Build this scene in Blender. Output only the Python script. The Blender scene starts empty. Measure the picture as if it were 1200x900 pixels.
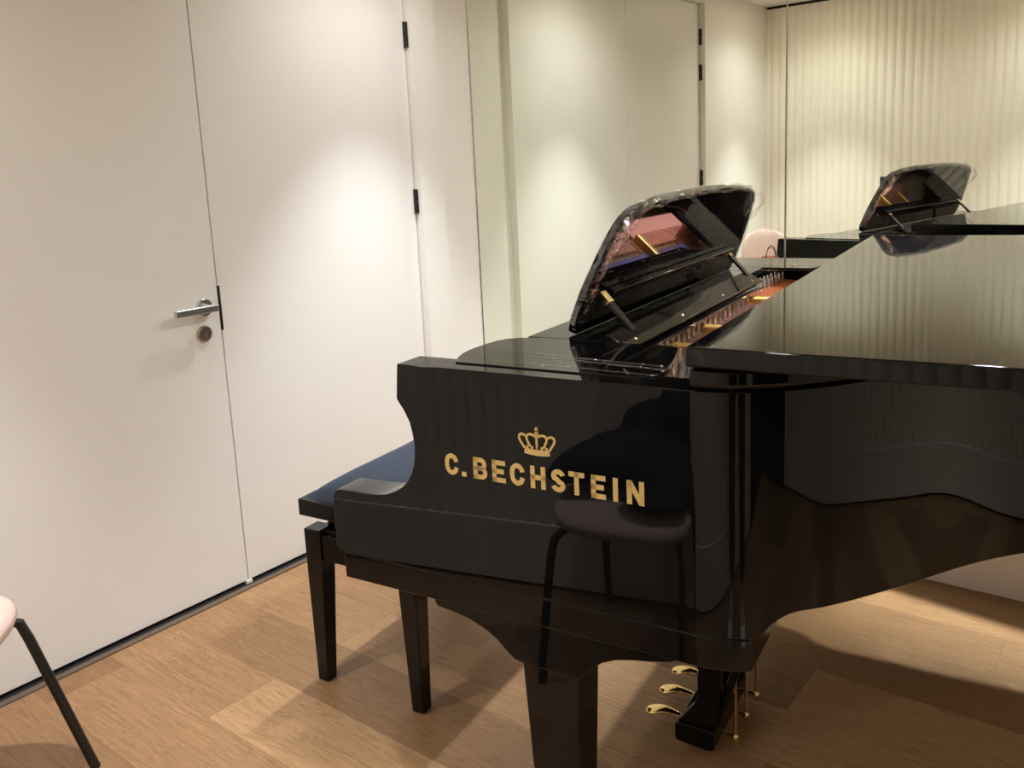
import bpy, bmesh, math, random
from math import sin, cos, pi, radians, sqrt, atan2
from mathutils import Vector, Matrix, noise
random.seed(7)
S = bpy.context.scene
COL = S.collection
# ------------------------------------------------------------------ measures of the room (metres)
XD = -2.314          # door leaves
XF = -2.280          # wall / frame plane beside the doors
YM = 2.734           # mirror wall
YC = -0.274          # ribbed wall behind the camera
XR = 1.75            # right wall
ZC = 2.245           # ceiling
CAMZ = 1.28
AR, AP, PITCH, ROLL, FPX = 0.674236, 0.539811, 0.17664, 0.048053, 1010.375
ANG = AR - AP        # the piano stands slightly turned in the room
PX = Vector((cos(ANG), sin(ANG), 0)); PY = Vector((-sin(ANG), cos(ANG), 0))
ORG = -0.828 * PX + 1.04 * PY

# ------------------------------------------------------------------ materials
def newmat(name):
    m = bpy.data.materials.new(name); m.use_nodes = True
    return m, m.node_tree, m.node_tree.nodes['Principled BSDF']
def plain(name, col, rough=.5, metal=0., spec=.5, coat=0., bump=0., bscale=200., var=0., vscale=6., aniso=None):
    m, nt, b = newmat(name)
    b.inputs['Base Color'].default_value = (*col, 1); b.inputs['Roughness'].default_value = rough
    b.inputs['Metallic'].default_value = metal; b.inputs['Specular IOR Level'].default_value = spec
    b.inputs['Coat Weight'].default_value = coat; b.inputs['Coat Roughness'].default_value = .03
    tc = nt.nodes.new('ShaderNodeTexCoord')
    if var:
        n = nt.nodes.new('ShaderNodeTexNoise'); n.inputs['Scale'].default_value = vscale; n.inputs['Detail'].default_value = 4
        nt.links.new(tc.outputs['Object'], n.inputs['Vector'])
        mx = nt.nodes.new('ShaderNodeMix'); mx.data_type = 'RGBA'
        mx.inputs[6].default_value = (*[c * (1 - var) for c in col], 1); mx.inputs[7].default_value = (*[min(1, c * (1 + var)) for c in col], 1)
        nt.links.new(n.outputs['Fac'], mx.inputs[0]); nt.links.new(mx.outputs[2], b.inputs['Base Color'])
    if bump:
        n2 = nt.nodes.new('ShaderNodeTexNoise'); n2.inputs['Scale'].default_value = bscale; n2.inputs['Detail'].default_value = 3
        nt.links.new(tc.outputs['Object'], n2.inputs['Vector'])
        bp = nt.nodes.new('ShaderNodeBump'); bp.inputs['Strength'].default_value = bump; bp.inputs['Distance'].default_value = .002
        nt.links.new(n2.outputs['Fac'], bp.inputs['Height']); nt.links.new(bp.outputs['Normal'], b.inputs['Normal'])
    return m
M = {}
M['paint'] = plain('wall_paint', (.83, .812, .785), .55, var=.015, vscale=2, bump=.05, bscale=300)
M['door'] = plain('door_laminate', (.83, .815, .80), .38, var=.02, vscale=1.5)
M['ceiling'] = plain('ceiling_paint', (.87, .86, .845), .7, var=.01)
M['ribs'] = plain('rib_panel', (.82, .78, .68), .6, var=.02, bump=.05)
M['plinth'] = plain('plinth_laminate', (.82, .76, .71), .5, var=.02)
M['lacquer'] = plain('black_lacquer', (.0032, .0030, .0030), .010, spec=.27)
M['lacquer_soft'] = plain('black_satin_lacquer', (.005, .0046, .0046), .09, spec=.32)
M['blackmetal'] = plain('black_metal', (.008, .008, .008), .38, metal=.0, spec=.5)
M['gap'] = plain('dark_gap', (.01, .009, .008), .8)
M['brass'] = plain('polished_brass', (.80, .60, .27), .14, metal=1)
M['brass_inlay'] = plain('brass_inlay', (.66, .475, .185), .42, metal=.45, var=.04, vscale=40)
M['gold'] = plain('gold_iron_plate', (.46, .26, .075), .34, metal=.55, var=.12, vscale=9, bump=.12, bscale=260)
M['steel'] = plain('steel_wire', (.62, .47, .40), .3, metal=1)
M['copper'] = plain('copper_wound_wire', (.72, .36, .22), .35, metal=1)
M['pin'] = plain('blued_pin_steel', (.86, .80, .72), .25, metal=1)
M['redfelt'] = plain('red_felt', (.33, .135, .10), .95, bump=.3, bscale=900)
M['bluefelt'] = plain('blue_felt', (.03, .05, .22), .95, bump=.3, bscale=900)
M['spruce'] = plain('spruce_board', (.45, .26, .10), .4, var=.15, vscale=5)
M['ivory'] = plain('white_key', (.82, .80, .74), .25)
M['ebony'] = plain('black_key', (.012, .011, .010), .3)
M['velvet'] = plain('navy_velvet', (.007, .013, .028), .85, var=.6, vscale=11, bump=.4, bscale=500)
M['velvet'].node_tree.nodes['Principled BSDF'].inputs['Sheen Weight'].default_value = .22
M['velvet'].node_tree.nodes['Principled BSDF'].inputs['Sheen Tint'].default_value = (.30, .45, .75, 1)
M['chrome'] = plain('satin_chrome', (.56, .57, .57), .26, metal=1)
M['bronze'] = plain('satin_bronze', (.42, .34, .28), .3, metal=1)
M['whiteplastic'] = plain('white_plastic', (.85, .85, .83), .4)
M['threshold'] = plain('threshold_strip', (.11, .078, .055), .5, var=.1)
M['jacket'] = plain('dark_jacket_cloth', (.018, .020, .032), .8, var=.4, vscale=20, bump=.5, bscale=300)
M['trousers'] = plain('dark_trousers', (.010, .010, .011), .85, bump=.3, bscale=400)
M['shirt'] = plain('dark_pullover', (.016, .015, .017), .85, bump=.3, bscale=400)
M['skin'] = plain('skin', (.58, .36, .26), .5, var=.05)
M['hair'] = plain('dark_hair', (.018, .012, .009), .5, bump=.5, bscale=200)
M['shoe'] = plain('white_sneaker', (.80, .79, .77), .5, var=.05, vscale=30)
M['sole'] = plain('sneaker_sole', (.78, .76, .72), .6)
M['phone'] = plain('phone_glass', (.012, .012, .013), .1)
M['paperbag'] = plain('salmon_paper', (.78, .40, .28), .7, var=.05)
M['cord'] = plain('dark_cord', (.03, .018, .015), .7)
M['rug'] = plain('cable_black', (.01, .01, .01), .5)

def emission(name, col, st):
    m = bpy.data.materials.new(name); m.use_nodes = True; nt = m.node_tree
    nt.nodes.clear(); e = nt.nodes.new('ShaderNodeEmission'); o = nt.nodes.new('ShaderNodeOutputMaterial')
    e.inputs['Color'].default_value = (*col, 1); e.inputs['Strength'].default_value = st
    nt.links.new(e.outputs[0], o.inputs['Surface']); return m
M['lamp'] = emission('lamp_diffuser', (1, .86, .68), 60)

m, nt, b = newmat('mirror_glass')
b.inputs['Metallic'].default_value = 1; b.inputs['Roughness'].default_value = 0.0
b.inputs['Base Color'].default_value = (.865, .90, .80, 1); M['mirror'] = m

# pinkish chair fabric with fine woven lines
m, nt, b = newmat('pink_chair_fabric')
tc = nt.nodes.new('ShaderNodeTexCoord'); w = nt.nodes.new('ShaderNodeTexWave'); w.inputs['Scale'].default_value = 48
w.inputs['Distortion'].default_value = .6; w.inputs['Detail'].default_value = 1
nt.links.new(tc.outputs['Object'], w.inputs['Vector'])
mx = nt.nodes.new('ShaderNodeMix'); mx.data_type = 'RGBA'
mx.inputs[6].default_value = (.60, .40, .345, 1); mx.inputs[7].default_value = (.76, .61, .55, 1)
nt.links.new(w.outputs['Fac'], mx.inputs[0]); nt.links.new(mx.outputs[2], b.inputs['Base Color'])
b.inputs['Roughness'].default_value = .9; b.inputs['Sheen Weight'].default_value = .2
bp = nt.nodes.new('ShaderNodeBump'); bp.inputs['Strength'].default_value = .4; bp.inputs['Distance'].default_value = .001
nt.links.new(w.outputs['Fac'], bp.inputs['Height']); nt.links.new(bp.outputs['Normal'], b.inputs['Normal']); M['fabric'] = m

# clear protective film: mostly see-through, glossy wrinkles
m = bpy.data.materials.new('clear_film'); m.use_nodes = True; nt = m.node_tree; nt.nodes.clear()
o = nt.nodes.new('ShaderNodeOutputMaterial'); t = nt.nodes.new('ShaderNodeBsdfTransparent'); g = nt.nodes.new('ShaderNodeBsdfGlossy')
mixs = nt.nodes.new('ShaderNodeMixShader'); lw = nt.nodes.new('ShaderNodeLayerWeight'); lw.inputs['Blend'].default_value = .35
g.inputs['Roughness'].default_value = .08; g.inputs['Color'].default_value = (.95, .96, 1, 1); t.inputs['Color'].default_value = (.95, .95, .95, 1)
tc = nt.nodes.new('ShaderNodeTexCoord'); n = nt.nodes.new('ShaderNodeTexNoise'); n.inputs['Scale'].default_value = 45; n.inputs['Detail'].default_value = 3
nt.links.new(tc.outputs['Object'], n.inputs['Vector'])
bp = nt.nodes.new('ShaderNodeBump'); bp.inputs['Strength'].default_value = .9; bp.inputs['Distance'].default_value = .01
nt.links.new(n.outputs['Fac'], bp.inputs['Height']); nt.links.new(bp.outputs['Normal'], g.inputs['Normal'])
mp = nt.nodes.new('ShaderNodeMath'); mp.operation = 'MULTIPLY_ADD'; mp.inputs[1].default_value = .42; mp.inputs[2].default_value = .05
nt.links.new(lw.outputs['Facing'], mp.inputs[0])
nt.links.new(mp.outputs[0], mixs.inputs[0]); nt.links.new(t.outputs[0], mixs.inputs[1]); nt.links.new(g.outputs[0], mixs.inputs[2])
nt.links.new(mixs.outputs[0], o.inputs['Surface']); M['film'] = m

# oak planks running along x
def oak():
    m, nt, b = newmat('oak_planks'); N = nt.nodes; L = nt.links
    tc = N.new('ShaderNodeTexCoord'); sp = N.new('ShaderNodeSeparateXYZ'); L.new(tc.outputs['Object'], sp.inputs[0])
    def mth(op, a, bb=None, c=None):
        n = N.new('ShaderNodeMath'); n.operation = op
        for i, v in enumerate((a, bb, c)):
            if v is None: continue
            if isinstance(v, (int, float)): n.inputs[i].default_value = v
            else: L.new(v, n.inputs[i])
        return n.outputs[0]
    W, LEN = .2017, 1.15
    yy = mth('DIVIDE', mth('ADD', sp.outputs['Y'], 10 * W * 10 - 1.210 + .0), W)
    row = mth('FLOOR', yy); fy = mth('FRACT', yy)
    wn = N.new('ShaderNodeTexWhiteNoise'); wn.noise_dimensions = '1D'; L.new(row, wn.inputs['W'])
    xx = mth('DIVIDE', mth('ADD', mth('ADD', sp.outputs['X'], 50), mth('MULTIPLY', wn.outputs['Value'], LEN)), LEN)
    colm = mth('FLOOR', xx); fx = mth('FRACT', xx)
    cb = N.new('ShaderNodeCombineXYZ'); L.new(row, cb.inputs[0]); L.new(colm, cb.inputs[1])
    wid = N.new('ShaderNodeTexWhiteNoise'); wid.noise_dimensions = '3D'; L.new(cb.outputs[0], wid.inputs['Vector'])
    # grain coordinates, shifted per plank
    off = N.new('ShaderNodeVectorMath'); off.operation = 'MULTIPLY'; L.new(wid.outputs['Color'], off.inputs[0]); off.inputs[1].default_value = (30, 30, 30)
    ad = N.new('ShaderNodeVectorMath'); ad.operation = 'ADD'; L.new(tc.outputs['Object'], ad.inputs[0]); L.new(off.outputs[0], ad.inputs[1])
    sc = N.new('ShaderNodeVectorMath'); sc.operation = 'MULTIPLY'; L.new(ad.outputs[0], sc.inputs[0]); sc.inputs[1].default_value = (1.6, 14, 1)
    n1 = N.new('ShaderNodeTexNoise'); n1.inputs['Scale'].default_value = 1.5; n1.inputs['Detail'].default_value = 5; n1.inputs['Distortion'].default_value = 1.2
    L.new(sc.outputs[0], n1.inputs['Vector'])
    sc2 = N.new('ShaderNodeVectorMath'); sc2.operation = 'MULTIPLY'; L.new(ad.outputs[0], sc2.inputs[0]); sc2.inputs[1].default_value = (4, 120, 1)
    n2 = N.new('ShaderNodeTexNoise'); n2.inputs['Scale'].default_value = 1.5; n2.inputs['Detail'].default_value = 4
    L.new(sc2.outputs[0], n2.inputs['Vector'])
    # cathedral rings
    rings = mth('FRACT', mth('MULTIPLY', n1.outputs['Fac'], 11))
    rr = N.new('ShaderNodeValToRGB'); rr.color_ramp.elements[0].position = 0; rr.color_ramp.elements[0].color = (.72, .72, .72, 1)
    rr.color_ramp.elements[1].position = .55; rr.color_ramp.elements[1].color = (1, 1, 1, 1); L.new(rings, rr.inputs[0])
    cr = N.new('ShaderNodeValToRGB'); E = cr.color_ramp.elements
    E[0].position = 0; E[0].color = (.255, .142, .068, 1); E[1].position = 1; E[1].color = (.44, .268, .134, 1)
    e = E.new(.35); e.color = (.325, .186, .090, 1); e = E.new(.7); e.color = (.375, .220, .108, 1)
    L.new(wid.outputs['Value'], cr.inputs[0])
    mA = N.new('ShaderNodeMix'); mA.data_type = 'RGBA'; mA.blend_type = 'MULTIPLY'; mA.inputs[0].default_value = .85
    L.new(cr.outputs[0], mA.inputs[6]); L.new(rr.outputs[0], mA.inputs[7])
    r2 = N.new('ShaderNodeValToRGB'); r2.color_ramp.elements[0].position = .3; r2.color_ramp.elements[0].color = (.70, .66, .62, 1)
    r2.color_ramp.elements[1].position = .65; r2.color_ramp.elements[1].color = (1.06, 1.05, 1.03, 1); L.new(n2.outputs['Fac'], r2.inputs[0])
    mB = N.new('ShaderNodeMix'); mB.data_type = 'RGBA'; mB.blend_type = 'MULTIPLY'; mB.inputs[0].default_value = .6
    L.new(mA.outputs[2], mB.inputs[6]); L.new(r2.outputs[0], mB.inputs[7])
    # seams
    e1 = mth('LESS_THAN', mth('MINIMUM', fy, mth('SUBTRACT', 1, fy)), .0055)
    e2 = mth('LESS_THAN', mth('MINIMUM', fx, mth('SUBTRACT', 1, fx)), .0010)
    ee = mth('MAXIMUM', e1, e2)
    mC = N.new('ShaderNodeMix'); mC.data_type = 'RGBA'; L.new(mth('MULTIPLY', ee, .6), mC.inputs[0]); L.new(mB.outputs[2], mC.inputs[6]); mC.inputs[7].default_value = (.16, .085, .04, 1)
    L.new(mC.outputs[2], b.inputs['Base Color'])
    b.inputs['Roughness'].default_value = .42; b.inputs['Specular IOR Level'].default_value = .35
    bp = N.new('ShaderNodeBump'); bp.inputs['Strength'].default_value = .25; bp.inputs['Distance'].default_value = .0015
    L.new(mth('SUBTRACT', n2.outputs['Fac'], ee), bp.inputs['Height']); L.new(bp.outputs['Normal'], b.inputs['Normal'])
    return m
M['oak'] = oak()

# ------------------------------------------------------------------ mesh helpers
def link(name, me, mat, parent=None, smooth=None, bevel=0., bseg=3, sub=0, wn=False):
    o = bpy.data.objects.new(name, me); COL.objects.link(o)
    if mat is not None and not me.materials: me.materials.append(mat)
    if parent is not None: o.parent = parent
    if smooth is not None:
        me.polygons.foreach_set('use_smooth', [True] * len(me.polygons)); me.set_sharp_from_angle(angle=radians(smooth))
    if bevel:
        md = o.modifiers.new('edge', 'BEVEL'); md.width = bevel; md.segments = bseg; md.limit_method = 'ANGLE'; md.angle_limit = radians(35); md.use_clamp_overlap = True
        wn = True
        if smooth is None:
            me.polygons.foreach_set('use_smooth', [True] * len(me.polygons)); me.set_sharp_from_angle(angle=radians(80))
    if sub:
        md = o.modifiers.new('sub', 'SUBSURF'); md.levels = sub; md.render_levels = sub
    if wn:
        md = o.modifiers.new('wn', 'WEIGHTED_NORMAL'); md.keep_sharp = True; md.weight = 100
    return o
def bmo(name, bm, mat, parent=None, **k):
    bmesh.ops.recalc_face_normals(bm, faces=bm.faces[:])
    me = bpy.data.meshes.new(name); bm.to_mesh(me); bm.free()
    return link(name, me, mat, parent, **k)
def addbox(bm, a, b):
    x0, y0, z0 = a; x1, y1, z1 = b
    v = [bm.verts.new(p) for p in ((x0,y0,z0),(x1,y0,z0),(x1,y1,z0),(x0,y1,z0),(x0,y0,z1),(x1,y0,z1),(x1,y1,z1),(x0,y1,z1))]
    for f in ((0,3,2,1),(4,5,6,7),(0,1,5,4),(1,2,6,5),(2,3,7,6),(3,0,4,7)): bm.faces.new([v[i] for i in f])
    return v
def box(name, a, b, mat, parent=None, **k):
    bm = bmesh.new(); addbox(bm, a, b); return bmo(name, bm, mat, parent, **k)
def addprism(bm, pts, t0, t1, ax='y'):
    def P(u, v, t):
        return (u, t, v) if ax == 'y' else ((u, v, t) if ax == 'z' else (t, u, v))
    A = [bm.verts.new(P(u, v, t0)) for u, v in pts]; B = [bm.verts.new(P(u, v, t1)) for u, v in pts]
    bm.faces.new(A); bm.faces.new(B[::-1]); n = len(pts)
    for i in range(n): bm.faces.new((A[i], B[i], B[(i+1) % n], A[(i+1) % n]))
def prism(name, pts, t0, t1, mat, parent=None, ax='y', **k):
    bm = bmesh.new(); addprism(bm, pts, t0, t1, ax); return bmo(name, bm, mat, parent, **k)
def addtube(bm, pts, r, n=10, caps=True):
    pts = [Vector(p) for p in pts]; R = r if isinstance(r, (list, tuple)) else [r] * len(pts)
    rings = []; prev = None
    for i, p in enumerate(pts):
        d = (pts[min(i+1, len(pts)-1)] - pts[max(i-1, 0)]).normalized()
        if prev is None:
            a = d.orthogonal().normalized()
        else:
            a = (prev - d * prev.dot(d)).normalized()
        prev = a; b2 = d.cross(a)
        rings.append([bm.verts.new(p + R[i] * (a * cos(2*pi*k/n) + b2 * sin(2*pi*k/n))) for k in range(n)])
    for i in range(len(rings)-1):
        for k in range(n): bm.faces.new((rings[i][k], rings[i][(k+1) % n], rings[i+1][(k+1) % n], rings[i+1][k]))
    if caps: bm.faces.new(rings[0][::-1]); bm.faces.new(rings[-1])
def tube(name, pts, r, mat, parent=None, n=12, **k):
    bm = bmesh.new(); addtube(bm, pts, r, n); k.setdefault('smooth', 50); return bmo(name, bm, mat, parent, **k)
def addlathe(bm, prof, n=24, M4=None):
    rings = []
    for r, z in prof:
        rings.append([bm.verts.new((r * cos(2*pi*k/n), r * sin(2*pi*k/n), z)) for k in range(n)])
    new = [v for rg in rings for v in rg]
    for i in range(len(rings)-1):
        for k in range(n): bm.faces.new((rings[i][k], rings[i][(k+1) % n], rings[i+1][(k+1) % n], rings[i+1][k]))
    bm.faces.new(rings[0][::-1]); bm.faces.new(rings[-1])
    if M4 is not None: bmesh.ops.transform(bm, matrix=M4, verts=new)
def bspline(pts, per=8, closed=False):
    P = [Vector(p) for p in pts]
    if not closed: P = [P[0]*2 - P[1]] + P + [P[-1]*2 - P[-2]]
    out = []; n = len(P)
    rng = range(n) if closed else range(1, n-2)
    for i in rng:
        a, b, c, d = (P[(i-1) % n], P[i], P[(i+1) % n], P[(i+2) % n])
        for k in range(per):
            t = k / per
            out.append(((1-t)**3*a + (3*t**3-6*t*t+4)*b + (-3*t**3+3*t*t+3*t+1)*c + t**3*d) / 6)
    if not closed: out.append((P[-3] + 4*P[-2] + P[-1]) / 6)
    return out
def tag(o, label=None, cat=None, group=None, kind=None):
    if label: o['label'] = label
    if cat: o['category'] = cat
    if group: o['group'] = group
    if kind: o['kind'] = kind
    return o
def empty(name, loc, rz=0., **k):
    o = bpy.data.objects.new(name, None); COL.objects.link(o); o.location = loc; o.rotation_euler = (0, 0, rz); o.empty_display_size = .1
    return tag(o, **k)
def structure(o, label, cat): return tag(o, label, cat, kind='structure')

# ------------------------------------------------------------------ room shell
structure(box('floor', (-2.55, YC-.1, -.1), (XR+.1, YM+.1, 0), M['oak']), 'oak plank floor with pale and honey boards', 'floor')
structure(box('ceiling', (-2.55, YC-.1, ZC), (XR+.1, YM+.1, ZC+.1), M['ceiling']), 'plain off-white ceiling with recessed downlights', 'ceiling')
# door wall: framed around the double door
YL, YS, YR = .655, 1.4945, 2.379       # left jamb, meeting line, right jamb
ZD = 2.166
bm = bmesh.new()
addbox(bm, (-2.45, YC-.1, 0), (XF, YL, ZC)); addbox(bm, (-2.45, YL, ZD), (XF, YR, ZC)); addbox(bm, (-2.45, YR, 0), (XF, 2.506, ZC)); addbox(bm, (-2.45, 2.506, 0), (XD, YM+.1, ZC))
addbox(bm, (-2.50, YC-.1, 0), (-2.40, YM+.1, ZC))
structure(bmo('wall_left', bm, M['paint']), 'off-white wall around the double door', 'wall')
def make_door(n, y0, y1, label):
    d = box(f'door_{n}', (-2.354, y0, .014), (XD, y1, ZD-.004), M['door'], bevel=.0015)
    return structure(d, label, 'door')
d1 = make_door(1, YL+.004, YS-.002, 'off-white door leaf with a steel lever handle')
d2 = make_door(2, YS+.002, YR-.004, 'off-white door leaf without a handle, beside the mirror')
box('trim_3', (-2.39, YL-.01, 0), (-2.362, YR+.01, ZD), M['gap'])
structure(bpy.data.objects['trim_3'], 'black sheet behind the double door that darkens its seams', 'trim')  # backing sheet, its black colour stands for the shade in the door seams
structure(box('trim_1', (-2.301, YC, 0), (-2.2795, 2.506, .004), M['threshold']), 'thin brown threshold strip under the double door', 'trim')
structure(box('trim_2', (-2.36, YL, -.001), (-2.300, YR, .003), M['gap']), 'black strip laid for the shade in the gap under the double door', 'trim')  # shade under the leaves put in as a black strip
# lever handle, children of door 1
hd = bpy.data.objects.new('door_handle', bpy.data.meshes.new('door_handle')); COL.objects.link(hd); hd.parent = d1
bm = bmesh.new(); RX = Matrix.Rotation(radians(90), 4, 'Y')
addlathe(bm, [(.0265, 0), (.0265, .007), (.0245, .009)], 32, Matrix.Translation((XD, 1.441, .916)) @ RX)
addlathe(bm, [(.0125, .004), (.0105, .012), (.0105, .050)], 20, Matrix.Translation((XD, 1.441, .916)) @ RX)
bm.to_mesh(hd.data); bm.free(); hd.data.materials.append(M['chrome'])
hd.data.polygons.foreach_set('use_smooth', [True]*len(hd.data.polygons)); hd.data.set_sharp_from_angle(angle=radians(40))
box('lever', (XD+.040, 1.318, .9055), (XD+.055, 1.459, .9265), M['chrome'], hd, bevel=.003)
bm = bmesh.new(); addlathe(bm, [(.0245, 0), (.0245, .006), (.022, .009), (.013, .0095), (.012, .006)], 32, Matrix.Translation((XD, 1.432, .838)) @ RX)
lk = bmo('lock_cylinder', bm, M['bronze'], d1, smooth=40); tag(lk, 'bronze toned round lock escutcheon')
bm = bmesh.new(); addlathe(bm, [(.0075, 0), (.0075, .013)], 16, Matrix.Translation((XD, 1.432, .843)) @ RX); addbox(bm, (XD, 1.428, .824), (XD+.012, 1.436, .842))
bmo('keyhole', bm, M['chrome'], lk, smooth=40)
tag(box('lock_faceplate', (-2.35, YS-.001, .838), (XD+.0012, YS+.0065, .975), M['blackmetal'], d2), 'black steel lock faceplate')
tag(box('floor_bolt', (-2.35, YS-.010, .001), (XD+.003, YS+.012, .013), M['whiteplastic'], d2), 'small white floor bolt')
def hinge(par, y, z):
    bm = bmesh.new(); zz = .046
    for s in (-1, 1):
        addlathe(bm, [(.0105, 0), (.0105, zz-.003)], 16, Matrix.Translation((XD+.006, y, z + (.0015 if s > 0 else -zz+.0015))))
    addbox(bm, (XD-.02, y-.009, z-zz), (XD+.004, y+.009, z+zz))
    o = bmo('hinge', bm, M['blackmetal'], par, smooth=40); tag(o, 'black hinge')
for z in (1.984, 1.784, 1.179, .26):
    hinge(d1, YL+.001, z); hinge(d2, YR-.001, z)
# mirror wall
structure(box('wall_back', (-2.5, YM+.008, 0), (XR+.1, YM+.1, ZC), M['paint']), 'wall behind the mirror', 'wall')
mir = empty('wall_mirror', (0, YM, 0), label='large wall mirror of two panes covering the wall behind the piano', cat='mirror')
for a, b2 in ((XD-.0, -1.0245), (-1.0215, XR-.004)):
    bm = bmesh.new(); addbox(bm, (a+.003, 0, .215), (b2, .006, ZC-.004)); p = bmo('mirror_pane', bm, M['mirror'], mir)
box('edge_strip', (XD-.0005, -.003, .215), (XD+.0035, .005, ZC-.004), M['chrome'], mir); tag(bpy.data.objects['edge_strip'], 'thin dark metal edge')
structure(box('baseboard_back', (XD, 2.664, 0), (XR, YM+.01, .212), M['plinth'], bevel=.002), 'beige plinth along the mirror wall', 'baseboard')
# ribbed wall behind the camera and on the right
def ribbed(name, p0, p1, nrm):
    p0 = Vector(p0); p1 = Vector(p1); d = (p1-p0); L = d.length; d.normalize(); n = Vector(nrm)
    bm = bmesh.new(); pit = .052; N = int(L/pit)*10; prev = None
    for i in range(N+1):
        s = L*i/N; h = .006 + .011*abs(sin(pi*s/pit))**.8
        p = p0 + d*s + n*h
        a = bm.verts.new((p.x, p.y, .205)); c = bm.verts.new((p.x, p.y, ZC-.018))
        if prev: bm.faces.new((prev[0], a, c, prev[1]))
        prev = (a, c)
    return bmo(name, bm, M['ribs'], None, smooth=50)
structure(ribbed('wall_front', (-2.30, YC, 0), (XR, YC, 0), (0, 1, 0)), 'cream ribbed panelling behind the camera', 'wall')
structure(ribbed('wall_right', (XR, YC, 0), (XR, YM, 0), (-1, 0, 0)), 'cream ribbed panelling on the right', 'wall')
bm = bmesh.new(); addbox(bm, (-2.45, YC-.1, 0), (XR+.1, YC-.002, ZC)); structure(bmo('trim_4', bm, M['gap']), 'dark backing behind the ribbed panelling', 'trim')
bm = bmesh.new(); addbox(bm, (XR+.002, YC-.1, 0), (XR+.1, YM+.1, ZC)); structure(bmo('trim_5', bm, M['gap']), 'dark backing behind the right panelling', 'trim')
structure(box('baseboard_front', (XF, YC-.004, .012), (XR, YC+.020, .208), M['plinth'], bevel=.0015), 'beige plinth under the ribbed panelling', 'baseboard')
structure(box('baseboard_right', (XR-.020, YC+.02, .012), (XR+.004, 2.66, .208), M['plinth'], bevel=.0015), 'beige plinth on the right wall', 'baseboard')
structure(box('added_side_panel', (XR-.040, YC+.05, .01), (XR-.018, .22, 2.08), M['lacquer_soft'], bevel=.003), 'black panel added on the right wall to widen the dark column mirrored in the piano side', 'trim')  # unseen, added to make the mirrored dark column wider
structure(box('door_3', (.98, YC+.022, .01), (1.70, YC+.045, 2.08), M['lacquer_soft'], bevel=.003), 'black panel added behind the camera for the dark column mirrored in the piano side', 'door')  # unseen panel, added so the piano side mirrors a tall dark column
so = box('wall_socket', (-.718, YC+.012, .45), (-.688, YC+.028, .54), M['blackmetal'], None, bevel=.002)
tag(so, 'narrow black outlet plate low on the ribbed wall, reflected in the piano side', 'socket')
bm = bmesh.new(); addbox(bm, (-1.538, YC+.012, 1.035), (-1.500, YC+.030, 1.128)); wp = bmo('wall_panel', bm, M['blackmetal'], None, bevel=.002)
tag(wp, 'small black control panel mounted on the ribbed wall, seen in the mirror', 'switch')

# ------------------------------------------------------------------ grand piano (local frame: x to the tail, y to the bass side, z up)
GP = empty('grand_piano', ORG, ANG, label='glossy black grand piano with gold maker lettering on its side', cat='piano')
LQ = M['lacquer']; TH = .062; WB = 1.52
prof = [(-.150,.650),(-.157,.656),(-.1575,.72),(-.157,.748),(-.152,.757),(-.142,.7612),(-.115,.7622),(-.086,.7628),(-.060,.7645),(-.041,.768),(-.021,.776),(-.006,.786),
        (.0055,.797),(.0135,.810),(.0195,.824),(.0232,.842),(.0238,.862),(.0222,.878),(.0178,.897),(.0085,.915),(-.001,.9275),(-.0045,.933),(-.003,.95),(0.,.980),(.001,.990)]
ctrl = [(.44,0),(.475,0),(.494,.0010),(.513,.0046),(.531,.0104),(.549,.0186),(.566,.0292),(.592,.0482),(.623,.0735),(.655,.110),(.69,.155),(.735,.216),(.793,.301),(.858,.370),(.95,.440),(1.05,.497),(1.2,.562),(1.34,.63),(1.46,.72),(1.55,.85),(1.59,1.02),(1.575,1.20),(1.51,1.36),(1.42,1.46),(1.30,1.512),(1.17,1.52),(1.0,1.52),(.7,1.52),(.44,1.52)]
plan = [Vector((x, y)) for x, y, _ in [tuple(v) for v in bspline([(a, b, 0) for a, b in ctrl], 8)]]
plan[0] = Vector((.44, 0)); plan[-1] = Vector((.44, WB))
def normals2(P):
    out = []
    for i in range(len(P)):
        d = P[min(i+1, len(P)-1)] - P[max(i-1, 0)]; d.normalize(); out.append(Vector((d.y, -d.x)))   # outward (curve runs treble -> tail -> bass)
    return out
pn = normals2(plan); pn[0] = Vector((0, -1)); pn[-1] = Vector((0, 1))
def zbot(x):
    t = max(0., min(1., (x - .556) / .052)); return .650 + .035 * (1 - (1 - t) ** 2.2)
bm = bmesh.new(); rings = []
for p, n in zip(plan, pn):
    i = p - n * TH; zb = zbot(p.x)
    rings.append([bm.verts.new((p.x, p.y, zb)), bm.verts.new((p.x, p.y, .990)), bm.verts.new((i.x, i.y, .990)), bm.verts.new((i.x, i.y, zb))])
for a, c in zip(rings, rings[1:]):
    for k in range(4): bm.faces.new((a[k], c[k], c[(k+1) % 4], a[(k+1) % 4]))
for rg in (rings[0], rings[-1]):
    yo = rg[0].co.y; yi = rg[3].co.y
    O = [bm.verts.new((x, yo, z)) for x, z in prof]; I = [bm.verts.new((x, yi, z)) for x, z in prof]
    bm.faces.new(O + [rg[1], rg[0]]); bm.faces.new(I[::-1] + [rg[3], rg[2]])
    for k in range(len(prof)-1): bm.faces.new((O[k], I[k], I[k+1], O[k+1]))
    bm.faces.new((O[-1], I[-1], rg[2], rg[1])); bm.faces.new((rg[0], rg[3], I[0], O[0]))
case = bmo('case', bm, LQ, GP, bevel=.0035)
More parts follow.
